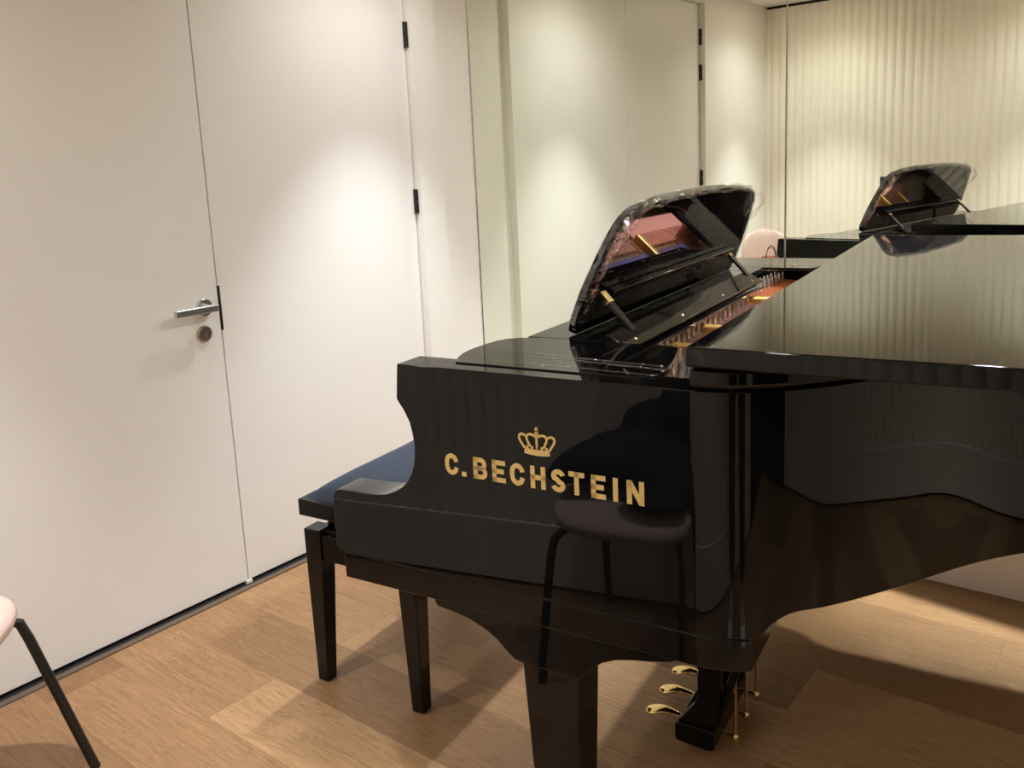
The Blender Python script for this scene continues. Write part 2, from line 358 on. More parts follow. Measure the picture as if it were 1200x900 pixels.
# keybed: lower board with the stepped edge
tre = [(v.x, v.y + .001) for v in plan if v.y < .3 and v.x < .546] ; bas = [(x, WB - y) for x, y in tre[::-1]]
prism('keybed', [(-.143, .001)] + tre + [(.549, tre[-1][1] + .006), (.549, WB - tre[-1][1] - .006)] + bas + [(-.143, WB-.001)], .602, .6495, LQ, GP, ax='z', bevel=.0022)
# back beam under the action that carries the rim bottom (soundboard seen from below)
inner = [p - n * .058 for p, n in zip(plan, pn)]
sb = prism('soundboard', [(v.x, v.y) for v in inner if v.x > .52] , .720, .732, M['spruce'], GP, ax='z')
bm = bmesh.new()
for (xa, ya, xb, yb) in ((.56, .78, 1.53, 1.10), (.56, 1.16, 1.50, 1.16), (.56, .40, 1.28, .78)):
    d = Vector((xb-xa, yb-ya)).normalized(); q = Vector((-d.y, d.x))*.028
    addprism(bm, [(xa+q.x, ya+q.y), (xb+q.x, yb+q.y), (xb-q.x, yb-q.y), (xa-q.x, ya-q.y)], .655, .718, 'z')
bmo('back_post', bm, M['lacquer_soft'], GP)
# front: key slip, keys, fallboard
box('key_slip', (-.148, TH, .650), (-.130, WB-TH, .700), LQ, GP, bevel=.002)
bm = bmesh.new(); kw = (WB - 2*TH - .02) / 52
for k in range(52):
    y = WB - TH - .01 - k*kw; addbox(bm, (-.128, y-kw+.0006, .695), (.02, y-.0006, .716))
bmo('white_keys', bm, M['ivory'], GP)
bm = bmesh.new()
for k in range(51):
    if (k + 5) % 7 in (2, 6): continue
    y = WB - TH - .01 - (k+1)*kw; addbox(bm, (-.078, y-.005, .716), (.02, y+.005, .728))
bmo('black_keys', bm, M['ebony'], GP)
prism('fallboard', [(.020, .690), (.040, .690), (.060, .900), (.062, .955), (.045, .958), (.036, .91)], TH, WB-TH, LQ, GP, bevel=.003)
# iron plate, strings, pins, felts
ins = [p - n * (TH + .001) for p, n in zip(plan, pn)]
pl = prism('iron_plate', [(.140, TH+.001)] + [(v.x, v.y) for v in ins] + [(.140, WB-TH-.001)], .885, .915, M['gold'], GP, ax='z')
XEs = lambda y: min(1.3, min([v.x for v in ins if v.x < 1.5 and v.y > y - .04]) - .06)
for yc in (.452, .640, 1.02):
    prism('plate_strut', [(.190, yc-.019), (.33, yc-.010), (XEs(yc), yc-.010), (XEs(yc), yc+.010), (.33, yc+.010), (.190, yc+.019)], .914, .952, M['gold'], GP, ax='z', bevel=.004)
prism('plate_flange', [(.150, TH+.001), (.330, TH+.001), (.300, .20), (.205, .44), (.196, .9), (.196, 1.45), (.150, 1.45)], .914, .930, M['gold'], GP, ax='z', bevel=.003)
def felt(nm, x0, x1, z1, mt, lab):
    bm = bmesh.new()
    for ya, yb in ((.075, .432), (.472, .622), (.662, 1.0), (1.04, 1.44)):
        sa = min(.12, max(0, .43-ya)*.75); sb2 = max(0, .43-yb)*.75
        addprism(bm, [(x0+sa, ya), (x1+min(sa, .46-x1), ya), (x1+sb2, yb), (x0+sb2, yb)], .914, z1, 'z')
    tag(bmo(nm, bm, mt, GP), lab)
felt('blue_felt', .306, .330, .931, M['bluefelt'], 'dark blue felt strip')
felt('red_felt', .350, .450, .926, M['redfelt'], 'red felt strip under the strings')
# strings
def XE(y):
    c = [v.x for v in ins if v.x < 1.5 and v.y > y - .03]
    return min(1.25, (min(c) if c else .6) - .05)
bm = bmesh.new(); bm2 = bmesh.new(); spots = []
secs = [(.085, .430, 22, 3, .040), (.474, .620, 10, 3, .012), (.664, 1.000, 19, 3, 0.), (1.045, 1.430, 20, 2, 0.)]
for (ya, yb, nn, per, sh) in secs:
    for k in range(nn):
        y = ya + (yb - ya) * (k + .5) / nn
        for j in range(per):
            yy = y + (j - (per-1)/2) * .0042
            px0 = min(.42, .238 + max(0, .43-y)*.75) + .0195 * j + .0065 * (k % 2)
            spots.append((px0, yy))
            tgt = bm2 if y > 1.04 else bm
            xe = XE(y)
            addtube(tgt, [(px0, yy, .9415), (min(.46, .345 + max(0, .43-y)*.7), yy, .9335), (xe, yy, .9335)], .00075 if y < 1.04 else .0014, 4, False)
tag(bmo('strings', bm, M['steel'], GP), 'fine bare steel strings')['kind'] = 'stuff'
tag(bmo('bass_strings', bm2, M['copper'], GP), 'copper wound bass strings')['kind'] = 'stuff'
bm = bmesh.new(); addlathe(bm, [(.0035, .912), (.0035, .960), (.0027, .963)], 8); addtube(bm, [(.0036*cos(a), .0036*sin(a), .930 + .0009*i) for i, a in enumerate([j*.8 for j in range(18)])], .0009, 4)
pme = bpy.data.meshes.new('tuning_pin'); bm.to_mesh(pme); pme.polygons.foreach_set('use_smooth', [True]*len(pme.polygons)); pme.set_sharp_from_angle(angle=radians(50)); pme.materials.append(M['pin']); bm.free()
spots.sort(key=lambda s: s[1])
rest = bmesh.new()
for i, (x, y) in enumerate(spots):
    if i < 100:
        o = bpy.data.objects.new('tuning_pin', pme); COL.objects.link(o); o.parent = GP; o.location = (x, y, 0)
    else:
        addlathe(rest, [(.0035, .912), (.0035, .960), (.0027, .963)], 7, Matrix.Translation((x, y, 0)))
rp = bmo('tuning_pins', rest, M['pin'], GP, smooth=50); rp['kind'] = 'stuff'
# lid and folded front flap
lidp = []
for p, n in zip(plan, pn):
    if p.x >= .44: lidp.append(p + n * .010)
XFOLD = .476
lidp = [v for v in lidp if v.x > XFOLD + .004]
lid = prism('lid', [(XFOLD, -.010)] + [(v.x, v.y) for v in lidp] + [(XFOLD, WB+.012)], .9965, 1.0215, LQ, GP, ax='z', bevel=.006)
fl = prism('front_flap', [(XFOLD, -.022), (XFOLD+.474, -.022), (XFOLD+.478, -.018), (XFOLD+.478, WB+.030), (XFOLD+.474, WB+.034), (XFOLD, WB+.034)], 1.0260, 1.0520, LQ, lid, ax='z', bevel=.0085, bseg=5)
for y in (.25, .75, 1.27):
    tag(box('lid_hinge', (XFOLD-.0012, y-.15, 1.0165), (XFOLD+.010, y+.15, 1.0315), M['brass'], lid), 'brass strip hinge')
# spacers that carry the lid off the rim
for (x, y) in ((.52, .03), (.70, .235), (1.45, .78), (1.3, 1.48), (.55, 1.49)):
    bm = bmesh.new(); addlathe(bm, [(.008, .989), (.008, .997)], 12, Matrix.Translation((x, y, 0))); bmo('lid_bumper', bm, M['cord'], lid, smooth=50)
# music desk: side wings, tray, panel, rail, struts, film
def wing(flip):
    pts = [(.100,.034),(.089,.034),(.0740,.062),(.0655,.086),(.0605,.110),(.0590,.135),(.0605,.168),(.0640,.198),(.0735,.220),(.090,.233),(.110,.241),(.134,.246),(.360,.246),(.372,.241),(.379,.230),(.412,.100),(.410,.062),(.396,.040),(.38,.034)]
    if flip: pts = [(x, WB - y) for x, y in pts]
    return prism('desk_wing', pts, .9850, .9922, LQ, GP, ax='z', bevel=.0012)
wing(False); wing(True)
DK = empty('music_desk', (0, 0, 0)); DK.parent = GP
tag(DK, 'black music desk wrapped in clear film')
box('tray', (.098, .248, .978), (.246, 1.272, .992), LQ, DK, bevel=.002)
prism('rail', [(.247, 1.0025), (.250, 1.0050), (.289, .9825), (.287, .9775), (.280, .9765), (.246, .9915)], .245, 1.095, LQ, DK, bevel=.0012)
box('tray_lip', (.272, .255, .9655), (.296, 1.09, .9705), LQ, DK, bevel=.0012)
for y in (.30, .54, .80, 1.04):
    bm = bmesh.new(); addlathe(bm, [(.0035, -.002), (.0035, .0014), (.002, .0022)], 10, Matrix.Translation((.278, y, .988)) @ Matrix.Rotation(radians(30), 4, 'Y'))
    tag(bmo('rail_screw', bm, M['brass'], DK, smooth=40), 'small brass screw head')
LEAN = .40
def dk(y, z, off=0.):        # point on the desk's back face
    nrm = Vector((1, 0, -LEAN)).normalized()
    return Vector((.177 + LEAN * (z - 1.0), y, z)) + nrm * off
outl = [(.286, .9915), (.275, 1.010), (.276, 1.06), (.292, 1.12), (.315, 1.170), (.338, 1.193), (.375, 1.205), (.48, 1.216), (.75, 1.2235), (1.02, 1.216), (1.125, 1.205), (1.162, 1.193), (1.185, 1.170), (1.208, 1.12), (1.224, 1.06), (1.225, 1.010), (1.214, .9915)]
sm = [outl[0], outl[1]] + [(v.x, v.y) for v in bspline([(a, b, 0) for a, b in outl[2:-2]], 6)] + [outl[-2], outl[-1]]
bm = bmesh.new(); A = [bm.verts.new(dk(y, z)) for y, z in sm]; B = [bm.verts.new(dk(y, z, -.017)) for y, z in sm]
bm.faces.new(A); bm.faces.new(B[::-1])
for i in range(len(sm)): bm.faces.new((A[i], B[i], B[(i+1) % len(sm)], A[(i+1) % len(sm)]))
panel = bmo('panel', bm, LQ, DK, bevel=.003)
bm = bmesh.new()
a0, a1 = dk(.36, 1.043, .001), dk(.36, 1.066, .001); c0, c1 = dk(.36, 1.043, .016), dk(.36, 1.066, .016)
v = [bm.verts.new(p) for p in (a0, a1, c1, c0)]; v2 = [bm.verts.new(p + Vector((0, .745, 0))) for p in (a0, a1, c1, c0)]
bm.faces.new(v); bm.faces.new(v2[::-1])
for i in range(4): bm.faces.new((v[i], v2[i], v2[(i+1) % 4], v[(i+1) % 4]))
bmo('stiffening_bar', bm, LQ, DK, bevel=.002)
for y in (.335, 1.075):
    t = dk(y, 1.058, .004); bt = Vector((.262, y-.005, .9965)); bm = bmesh.new()
    d = (bt - t).normalized(); q = d.cross(Vector((0, 1, 0))).normalized() * .003; w = Vector((0, .010, 0))
    vs = [bm.verts.new(p + sgn) for p in (t, bt) for sgn in (q+w, q-w, -q-w, -q+w)]
    for f in ((0,1,2,3),(7,6,5,4),(0,4,5,1),(1,5,6,2),(2,6,7,3),(3,7,4,0)): bm.faces.new([vs[i] for i in f])
    st = bmo('strut', bm, M['lacquer_soft'], DK, bevel=.001)
    bm = bmesh.new(); t2 = t + d*.020
    vs = [bm.verts.new(p + sgn) for p in (t - d*.004, t2) for sgn in (q*1.5+w*1.03, q*1.5-w*1.03, -q*1.5-w*1.03, -q*1.5+w*1.03)]
    for f in ((0,1,2,3),(7,6,5,4),(0,4,5,1),(1,5,6,2),(2,6,7,3),(3,7,4,0)): bm.faces.new([vs[i] for i in f])
    tag(bmo('hinge_plate', bm, M['brass'], st), 'brass hinge plate')
# film round the rim of the panel: crumpled ribbon folded over the edge
def film_ribbon(bm, path, wdt, seed, amp):
    prev = None; NW = 6
    for i, (y, z) in enumerate(path):
        a = path[max(i-1, 0)]; c = path[min(i+1, len(path)-1)]
        ww = wdt * (.55 if z > 1.207 else 1.15)
        cn = max(0, 1 - min(((y-.335)**2 + (z-1.19)**2)**.5, ((y-1.17)**2 + (z-1.19)**2)**.5)/.075); ww *= 1 + 1.6*cn
        d = Vector((c[0]-a[0], c[1]-a[1])); d.normalize(); nin = Vector((d.y, -d.x))       # to the inside
        row = []
        for k in range(NW):
            t = k / (NW-1)
            jit = noise.noise_vector(Vector((i*.16 + seed, k*1.1, seed*3.1))) * amp
            if t < .3:
                u = t / .3; inn = -.004*sin(pi*u/1.0) - .001; off = -.019 + .022*u
            else:
                u = (t-.3)/.7; inn = ww * u * (1 + .35*noise.noise(Vector((i*.25, seed, 1.3)))); off = .003
            p = dk(y + nin.x*inn + jit.x, z + nin.y*inn + jit.y, off + abs(jit.z)*(.9 + 1.5*cn))
            row.append(bm.verts.new(p))
        if prev:
            for k in range(NW-1): bm.faces.new((prev[k], row[k], row[k+1], prev[k+1]))
        prev = row
bm = bmesh.new()
dense = bspline([(a, b, 0) for a, b in outl[1:-1]], 14); dense = [(v.x, v.y) for v in dense]
film_ribbon(bm, dense, .017, 3.3, .0050)
bmo('protective_film', bm, M['film'], panel, smooth=25)
# loose film tails at the upper corners
rnd = random.Random(4)
for (y0, z0, sgn) in ((1.17, 1.195, 1), (.33, 1.195, -1)):
    bm = bmesh.new()
    for k in range(5):
        pts = []; y = y0 + rnd.uniform(-.02, .012); z = z0 + rnd.uniform(-.006, .008); L = rnd.uniform(.035, .075)
        for j in range(7):
            t = j/6; p = dk(y + sgn*(.016*sin(2.2*t) + .004*k*t), z - L*t, .006 + .012*sin(pi*t)); pts.append(p)
        wv = Vector((rnd.uniform(-.003, .003), .006, .001)); prev = None
        for p in pts:
            row = (bm.verts.new(p - wv), bm.verts.new(p + wv + Vector((.002*rnd.random(), 0, 0))))
            if prev: bm.faces.new((prev[0], row[0], row[1], prev[1]))
            prev = row
    bmo('film_tail', bm, M['film'], panel, smooth=60)
# creased film lying on the treble wing
bm = bmesh.new()
for (xa, ya, xb, yb, r) in ((.17, .125, .40, .105, .0009), (.21, .108, .41, .085, .0009), (.115, .12, .19, .130, .0006), (.13, .06, .41, .055, .0006), (.41, .085, .395, .185, .0012), (.41, .072, .402, .182, .0008), (.35, .075, .372, .045, .0006)):
    pts = [(xa + (xb-xa)*t/8 + rnd.uniform(-.001, .001), ya + (yb-ya)*t/8 + rnd.uniform(-.002, .002), .9927) for t in range(9)]
    addtube(bm, pts, r, 5)
bmo('film_crease', bm, M['film'], GP, smooth=50)
bm = bmesh.new()
for (xa, ya, xb, yb, r) in ((.12, 1.30, .40, 1.32, .0009), (.40, 1.32, .425, 1.22, .0012), (.41, 1.31, .42, 1.17, .0010), (.13, 1.20, .3, 1.21, .0006)):
    pts = [(xa + (xb-xa)*t/8 + rnd.uniform(-.001, .001), ya + (yb-ya)*t/8 + rnd.uniform(-.002, .002), .9927) for t in range(9)]
    addtube(bm, pts, r, 5)
bmo('film_crease', bm, M['film'], GP, smooth=50)
# legs
def leg_group(x0, y0, sy, name='leg', rot=False):
    e = bpy.data.objects.new(name, None)
    bm = bmesh.new()
    tx0, tx1, ty0, ty1 = .202, .297, .004, .078; bx0, bx1, by0, by1 = .222, .284, .012, .066
    top = [(tx0,ty0,.60),(tx1,ty0,.60),(tx1,ty1,.60),(tx0,ty1,.60)]; mid = [(tx0,ty0,.531),(tx1,ty0,.531),(tx1,ty1,.531),(tx0,ty1,.531)]; bot = [(bx0,by0,.10),(bx1,by0,.10),(bx1,by1,.10),(bx0,by1,.10)]
    R = [[bm.verts.new(p) for p in r] for r in (top, mid, bot)]
    bm.faces.new(R[0]); bm.faces.new(R[2][::-1])
    for a, c in zip(R, R[1:]):
        for k in range(4): bm.faces.new((a[k], c[k], c[(k+1) % 4], a[(k+1) % 4]))
    T = Matrix.Translation((x0, y0, 0)) @ (Matrix.Scale(-1, 4, (0, 1, 0)) if sy < 0 else Matrix.Identity(4))
    bmesh.ops.transform(bm, matrix=T, verts=bm.verts[:])
    lg = bmo('leg', bm, LQ, GP, bevel=.003)
    bm = bmesh.new(); addlathe(bm, [(.030, .076), (.034, .09), (.034, .105), (.028, .112)], 20, T @ Matrix.Translation((.253, .039, 0)))
    addlathe(bm, [(.026, -.012), (.030, -.008), (.030, .008), (.026, .012)], 24, T @ Matrix.Translation((.262, .039, .0301)) @ Matrix.Rotation(radians(90), 4, 'X'))
    addbox(bm, tuple(T @ Vector((.243, .022, .03))), tuple(T @ Vector((.262, .026, .085)))); addbox(bm, tuple(T @ Vector((.243, .052, .03))), tuple(T @ Vector((.262, .056, .085))))
    tag(bmo('caster', bm, M['brass'], lg, smooth=40), 'brass caster')
    return lg
leg_group(0, 0, 1); leg_group(0, WB, -1); leg_group(1.17, 1.02, 1)
bm = bmesh.new(); addbox(bm, (1.36, 1.02, .60), (1.48, 1.10, .70)); bmo('leg_block', bm, LQ, GP, bevel=.003)
br = [(.040, .603), (.042, .597), (.046, .590), (.060, .5885), (.080, .5865), (.103, .5825), (.126, .575), (.142, .568), (.157, .559), (.168, .549), (.178, .540), (.188, .5335), (.202, .5305), (.297, .5305), (.304, .535), (.313, .545), (.323, .556), (.337, .567), (.358, .577), (.385, .584), (.412, .589), (.440, .596), (.455, .603)]
for ya, yb in ((.0035, .0785), (WB-.0785, WB-.0035)): prism('leg_bracket', br, ya, yb, LQ, GP, bevel=.002)
# pedal lyre
ly = empty('pedal_lyre', (0, 0, 0)); ly.parent = GP
bm = bmesh.new()
lp = [(.276, .602), (.276, .135), (.268, .112), (.248, .085), (.231, .064), (.231, .060), (.312, .060), (.318, .085), (.325, .13), (.327, .602)]
for ya, yb in ((.612, .642), (.842, .872)): addprism(bm, lp, ya, yb, 'y')
addbox(bm, (.282, .64, .53), (.322, .844, .60))
bmo('lyre_post', bm, LQ, ly, bevel=.002)
bm = bmesh.new(); addprism(bm, [(.226, .024), (.226, .058), (.232, .064), (.305, .064), (.314, .056), (.314, .018), (.300, .014), (.232, .018)], .604, .880, 'y')
bmo('pedal_box', bm, LQ, ly, bevel=.003)
bm = bmesh.new()
for y in (.63, .855): addtube(bm, [(.306, y, .05), (.36, y, .22), (.47, y, .602)], .009, 10)
bmo('brace', bm, LQ, ly, smooth=50)
for y in (.655, .742, .829):
    bm = bmesh.new()
    # pedal: narrow neck from the box widening to a rounded tip, slightly arched
    st = [(.245, .0085, .044), (.222, .0085, .046), (.205, .0095, .049), (.188, .0135, .050), (.172, .0185, .047), (.158, .0200, .043), (.147, .0170, .040), (.141, .0105, .038), (.1395, .003, .0375)]
    prev = None; sec = []
    for (x, hw, zc) in st:
        ring = []
        for k in range(14):
            a = 2*pi*k/14; ring.append(bm.verts.new((x, y + hw*cos(a), zc + .0068*(hw/.02)**.35*sin(a))))
        if prev:
            for k in range(14): bm.faces.new((prev[k], prev[(k+1) % 14], ring[(k+1) % 14], ring[k]))
        else: bm.faces.new(ring[::-1])
        prev = ring
    bm.faces.new(prev); tag(bmo('pedal', bm, M['brass'], ly, smooth=60), 'polished brass pedal')
for y in (.655, .742, .829):
    bm = bmesh.new(); addtube(bm, [(.347, y, .022), (.347, y, .60)], .0033, 8); addlathe(bm, [(.0065, .020), (.0075, .024), (.0075, .034), (.0045, .038)], 12, Matrix.Translation((.347, y, 0)))
    addtube(bm, [(.30, y, .036), (.347, y, .030)], .004, 6)
    tag(bmo('pedal_rod', bm, M['brass'], ly, smooth=50), 'thin brass pedal rod')
# maker lettering and crown, set into the treble side
LG = bmesh.new(); HT = .0342; Z0 = .8220; EPS = -.0009
def stroke(pts, w, closed=False, bmx=None, wz=None):
    bmx = bmx or LG; P = [Vector(p) for p in pts]
    P = [p for i, p in enumerate(P) if i == 0 or (p - P[i-1]).length > 2e-4]; n = len(P); L = []; R = []
    for i in range(n):
        if closed: a, c = P[(i-1) % n], P[(i+1) % n]
        else: a, c = P[max(i-1, 0)], P[min(i+1, n-1)]
        d = (c - a).normalized(); q = Vector((-d.y, d.x)) * (w/2)
        if not closed and 0 < i < n-1:
            d1 = (P[i]-a).normalized(); q *= 1/max(.5, d1.dot(d))
        L.append(P[i]+q); R.append(P[i]-q)
    m = n if closed else n-1
    tv = lambda v, t: bmx.verts.new((v.x, t, v.y))
    Lf = [tv(v, EPS) for v in L]; Rf = [tv(v, EPS) for v in R]; Lb = [tv(v, .0012) for v in L]; Rb = [tv(v, .0012) for v in R]
    for i in range(m):
        j = (i+1) % n
        bmx.faces.new((Lf[i], Lf[j], Rf[j], Rf[i])); bmx.faces.new((Lf[i], Lb[i], Lb[j], Lf[j])); bmx.faces.new((Rf[i], Rf[j], Rb[j], Rb[i]))
    if not closed:
        for i in (0, n-1): bmx.faces.new((Lf[i], Rf[i], Rb[i], Lb[i]))
SW = .0073
def bar(x0, z0, x1, z1, bmx=None): stroke([(x0, z0), (x1, z1)], SW, bmx=bmx)
def arc(cx, cz, rx, rz, a0, a1, n=14): return [(cx + rx*cos(radians(a0+(a1-a0)*i/n)), cz + rz*sin(radians(a0+(a1-a0)*i/n))) for i in range(n+1)]
zb_, zt_ = Z0 + SW/2, Z0 + HT - SW/2; zm = Z0 + HT/2
def let_C(x0, x1):
    h = SW/2; rx = (x1-x0)/2 - h; cx = (x0+x1)/2; rz = .0105
    stroke(arc(cx, zt_-rz, rx, rz, 8, 180) + arc(cx, zb_+rz, rx, rz, 180, 352), SW)
def let_E(x0, x1):
    bar(x0+SW/2, Z0, x0+SW/2, Z0+HT)
    for z, f in ((zb_, 1), (zm, .88), (zt_, 1)): bar(x0, z, x0+(x1-x0)*f, z)
def let_B(x0, x1):
    h = SW/2; bar(x0+h, Z0, x0+h, Z0+HT); r1 = (zt_-zm)/2; xr = x1-h
    stroke([(x0, zt_), (xr-r1-.001, zt_)] + arc(xr-r1-.001, zt_-r1, r1, r1, 90, -90) + [(x0, zm)], SW*.96)
    stroke([(x0, zm), (xr-r1, zm)] + arc(xr-r1, zm-r1, r1, r1, 90, -90) + [(x0, zb_)], SW*.96)
def let_H(x0, x1): bar(x0+SW/2, Z0, x0+SW/2, Z0+HT); bar(x1-SW/2, Z0, x1-SW/2, Z0+HT); bar(x0, zm, x1, zm)
def let_S(x0, x1):
    h = SW/2; rx = (x1-x0)/2-h; cx = (x0+x1)/2; r1 = (zt_-zm)/2
    top = arc(cx, zt_-r1*.95, rx, r1*.95, 10, 205); bot = arc(cx, zb_+r1*.95, rx, r1*.95, 25, -170)
    stroke(bspline([(a, b, 0) for a, b in top + [(cx, zm)] + bot], 2) if False else [Vector(p) for p in top + [(cx-rx*.25, zm+.0018), (cx+rx*.25, zm-.0018)] + bot], SW)
def let_T(x0, x1): bar(x0, zt_, x1, zt_); bar((x0+x1)/2, Z0, (x0+x1)/2, Z0+HT)
def let_I(x0, x1): bar((x0+x1)/2, Z0, (x0+x1)/2, Z0+HT)
def let_N(x0, x1):
    bar(x0+SW/2, Z0, x0+SW/2, Z0+HT); bar(x1-SW/2, Z0, x1-SW/2, Z0+HT)
    stroke([(x0+SW*.55, Z0+HT-.002), (x1-SW*.55, Z0+.002)], SW*1.02)
let_C(.0827, .1073); bar(.117-.0041, Z0+.0039, .117+.0041, Z0+.0039)
let_B(.1344, .1590); let_E(.1678, .1910); let_C(.1990, .2236); let_H(.2334, .2580); let_S(.2676, .2896); let_T(.2955, .3200); let_E(.3302, .3525); let_I(.3627, .3716); let_N(.3840, .4092)
tag(bmo('lettering', LG, M['brass_inlay'], GP), 'gold inlaid letters reading C. BECHSTEIN')
CB = bmesh.new(); cx0 = .2460
def cw(pts, w): stroke([(cx0 + x, .8735 + z) for x, z in pts], w, bmx=CB)
cw([(-.0205, .0050), (-.010, .0034), (0, .0030), (.010, .0034), (.0205, .0050)], .0085)      # band
for x in (-.0155, -.008, 0, .008, .0155): cw([(x, .008), (x*1.04, .0125)], .0036)
for s in (-1, 1):
    cw([(s*.0205, .0085), (s*.0235, .0135), (s*.0278, .0195), (s*.0292, .0240), (s*.0280, .0275), (s*.0245, .0293), (s*.0205, .0285), (s*.0172, .0262)], .0034)
    cw([(s*.0105, .0110), (s*.0128, .0150), (s*.0160, .0215), (s*.0166, .0258), (s*.0140, .0292), (s*.0100, .0303), (s*.0050, .0290), (0, .0262)], .0034)
cw([(0, .0080), (0, .0330)], .0036)
cw([(-.0032, .0318), (.0032, .0318)], .0040); cw([(0, .0330), (0, .0345)], .0048); cw([(0, .0372), (0, .0418)], .0034)
cw([(-.0024, .0372), (0, .0385), (.0024, .0372)], .003)
tag(bmo('crown_emblem', CB, M['brass_inlay'], GP), 'gold inlaid crown')

# ------------------------------------------------------------------ piano bench
BN = empty('piano_bench', ORG + PX*-.515 + PY*.76, ANG, label='black piano bench with a navy velvet seat drawn up to the keyboard', cat='bench')
hx, hy = .170, .317
for sx in (-1, 1):
    for sy in (-1, 1):
        bm = bmesh.new(); t = .052; b_ = .034
        xo, yo = sx*hx, sy*hy
        top = [(xo, yo), (xo-sx*t, yo), (xo-sx*t, yo-sy*t), (xo, yo-sy*t)]; bo = [(xo-sx*.002, yo-sy*.002), (xo-sx*(.002+b_), yo-sy*.002), (xo-sx*(.002+b_), yo-sy*(.002+b_)), (xo-sx*.002, yo-sy*(.002+b_))]
        R = [[bm.verts.new((p[0], p[1], z)) for p in r] for r, z in ((top, .418), (top, .345), (bo, .004))] 
        fo = [bm.verts.new((p[0]*.985 + .015*(xo-sx*.02), p[1]*.985 + .015*(yo-sy*.02), 0.)) for p in bo]; R.append(fo)
        bm.faces.new(R[0]); bm.faces.new(fo[::-1])
        for a, c in zip(R, R[1:]):
            for k in range(4): bm.faces.new((a[k], c[k], c[(k+1) % 4], a[(k+1) % 4]))
        bmo('leg', bm, M['lacquer_soft'], BN, bevel=.003)
bm = bmesh.new()
for sy in (-1, 1): addbox(bm, (-hx+.05, sy*(hy-.006), .338), (hx-.05, sy*(hy-.028), .405))
for sx in (-1, 1): addbox(bm, (sx*(hx-.006), -hy+.05, .338), (sx*(hx-.028), hy-.05, .405))
bmo('apron', bm, M['lacquer_soft'], BN, bevel=.002)
bm = bmesh.new(); addbox(bm, (-hx+.03, -hy+.055, .395), (hx-.03, hy-.055, .452)); bmo('lift_mechanism', bm, M['blackmetal'], BN, bevel=.004)
bm = bmesh.new(); addbox(bm, (-.176, -.322, .454), (.176, .322, .497)); bmo('seat_frame', bm, M['lacquer_soft'], BN, bevel=.003)
bm = bmesh.new(); nx_, ny_ = 16, 28; G = []
for i in range(nx_+1):
    row = []
    for j in range(ny_+1):
        u, v2 = 2*i/nx_-1, 2*j/ny_-1
        h = (1-abs(u)**4)**.5 * (1-abs(v2)**6)**.5
        row.append(bm.verts.new((u*.165, v2*.311, .4965 + .034*h + .001*noise.noise(Vector((u*4, v2*7, 0))))))
    G.append(row)
for i in range(nx_):
    for j in range(ny_): bm.faces.new((G[i][j], G[i+1][j], G[i+1][j+1], G[i][j+1]))
tag(bmo('cushion', bm, M['velvet'], BN, smooth=60), 'navy velvet cushion')
for sy in (-1, 1):
    bm = bmesh.new(); addlathe(bm, [(.012, 0), (.03, .002), (.03, .018), (.026, .022)], 20, Matrix.Translation((0, sy*(hy-.045), .425)) @ Matrix.Rotation(radians(-90*sy), 4, 'X'))
    bmo('height_knob', bm, M['blackmetal'], BN, smooth=40)

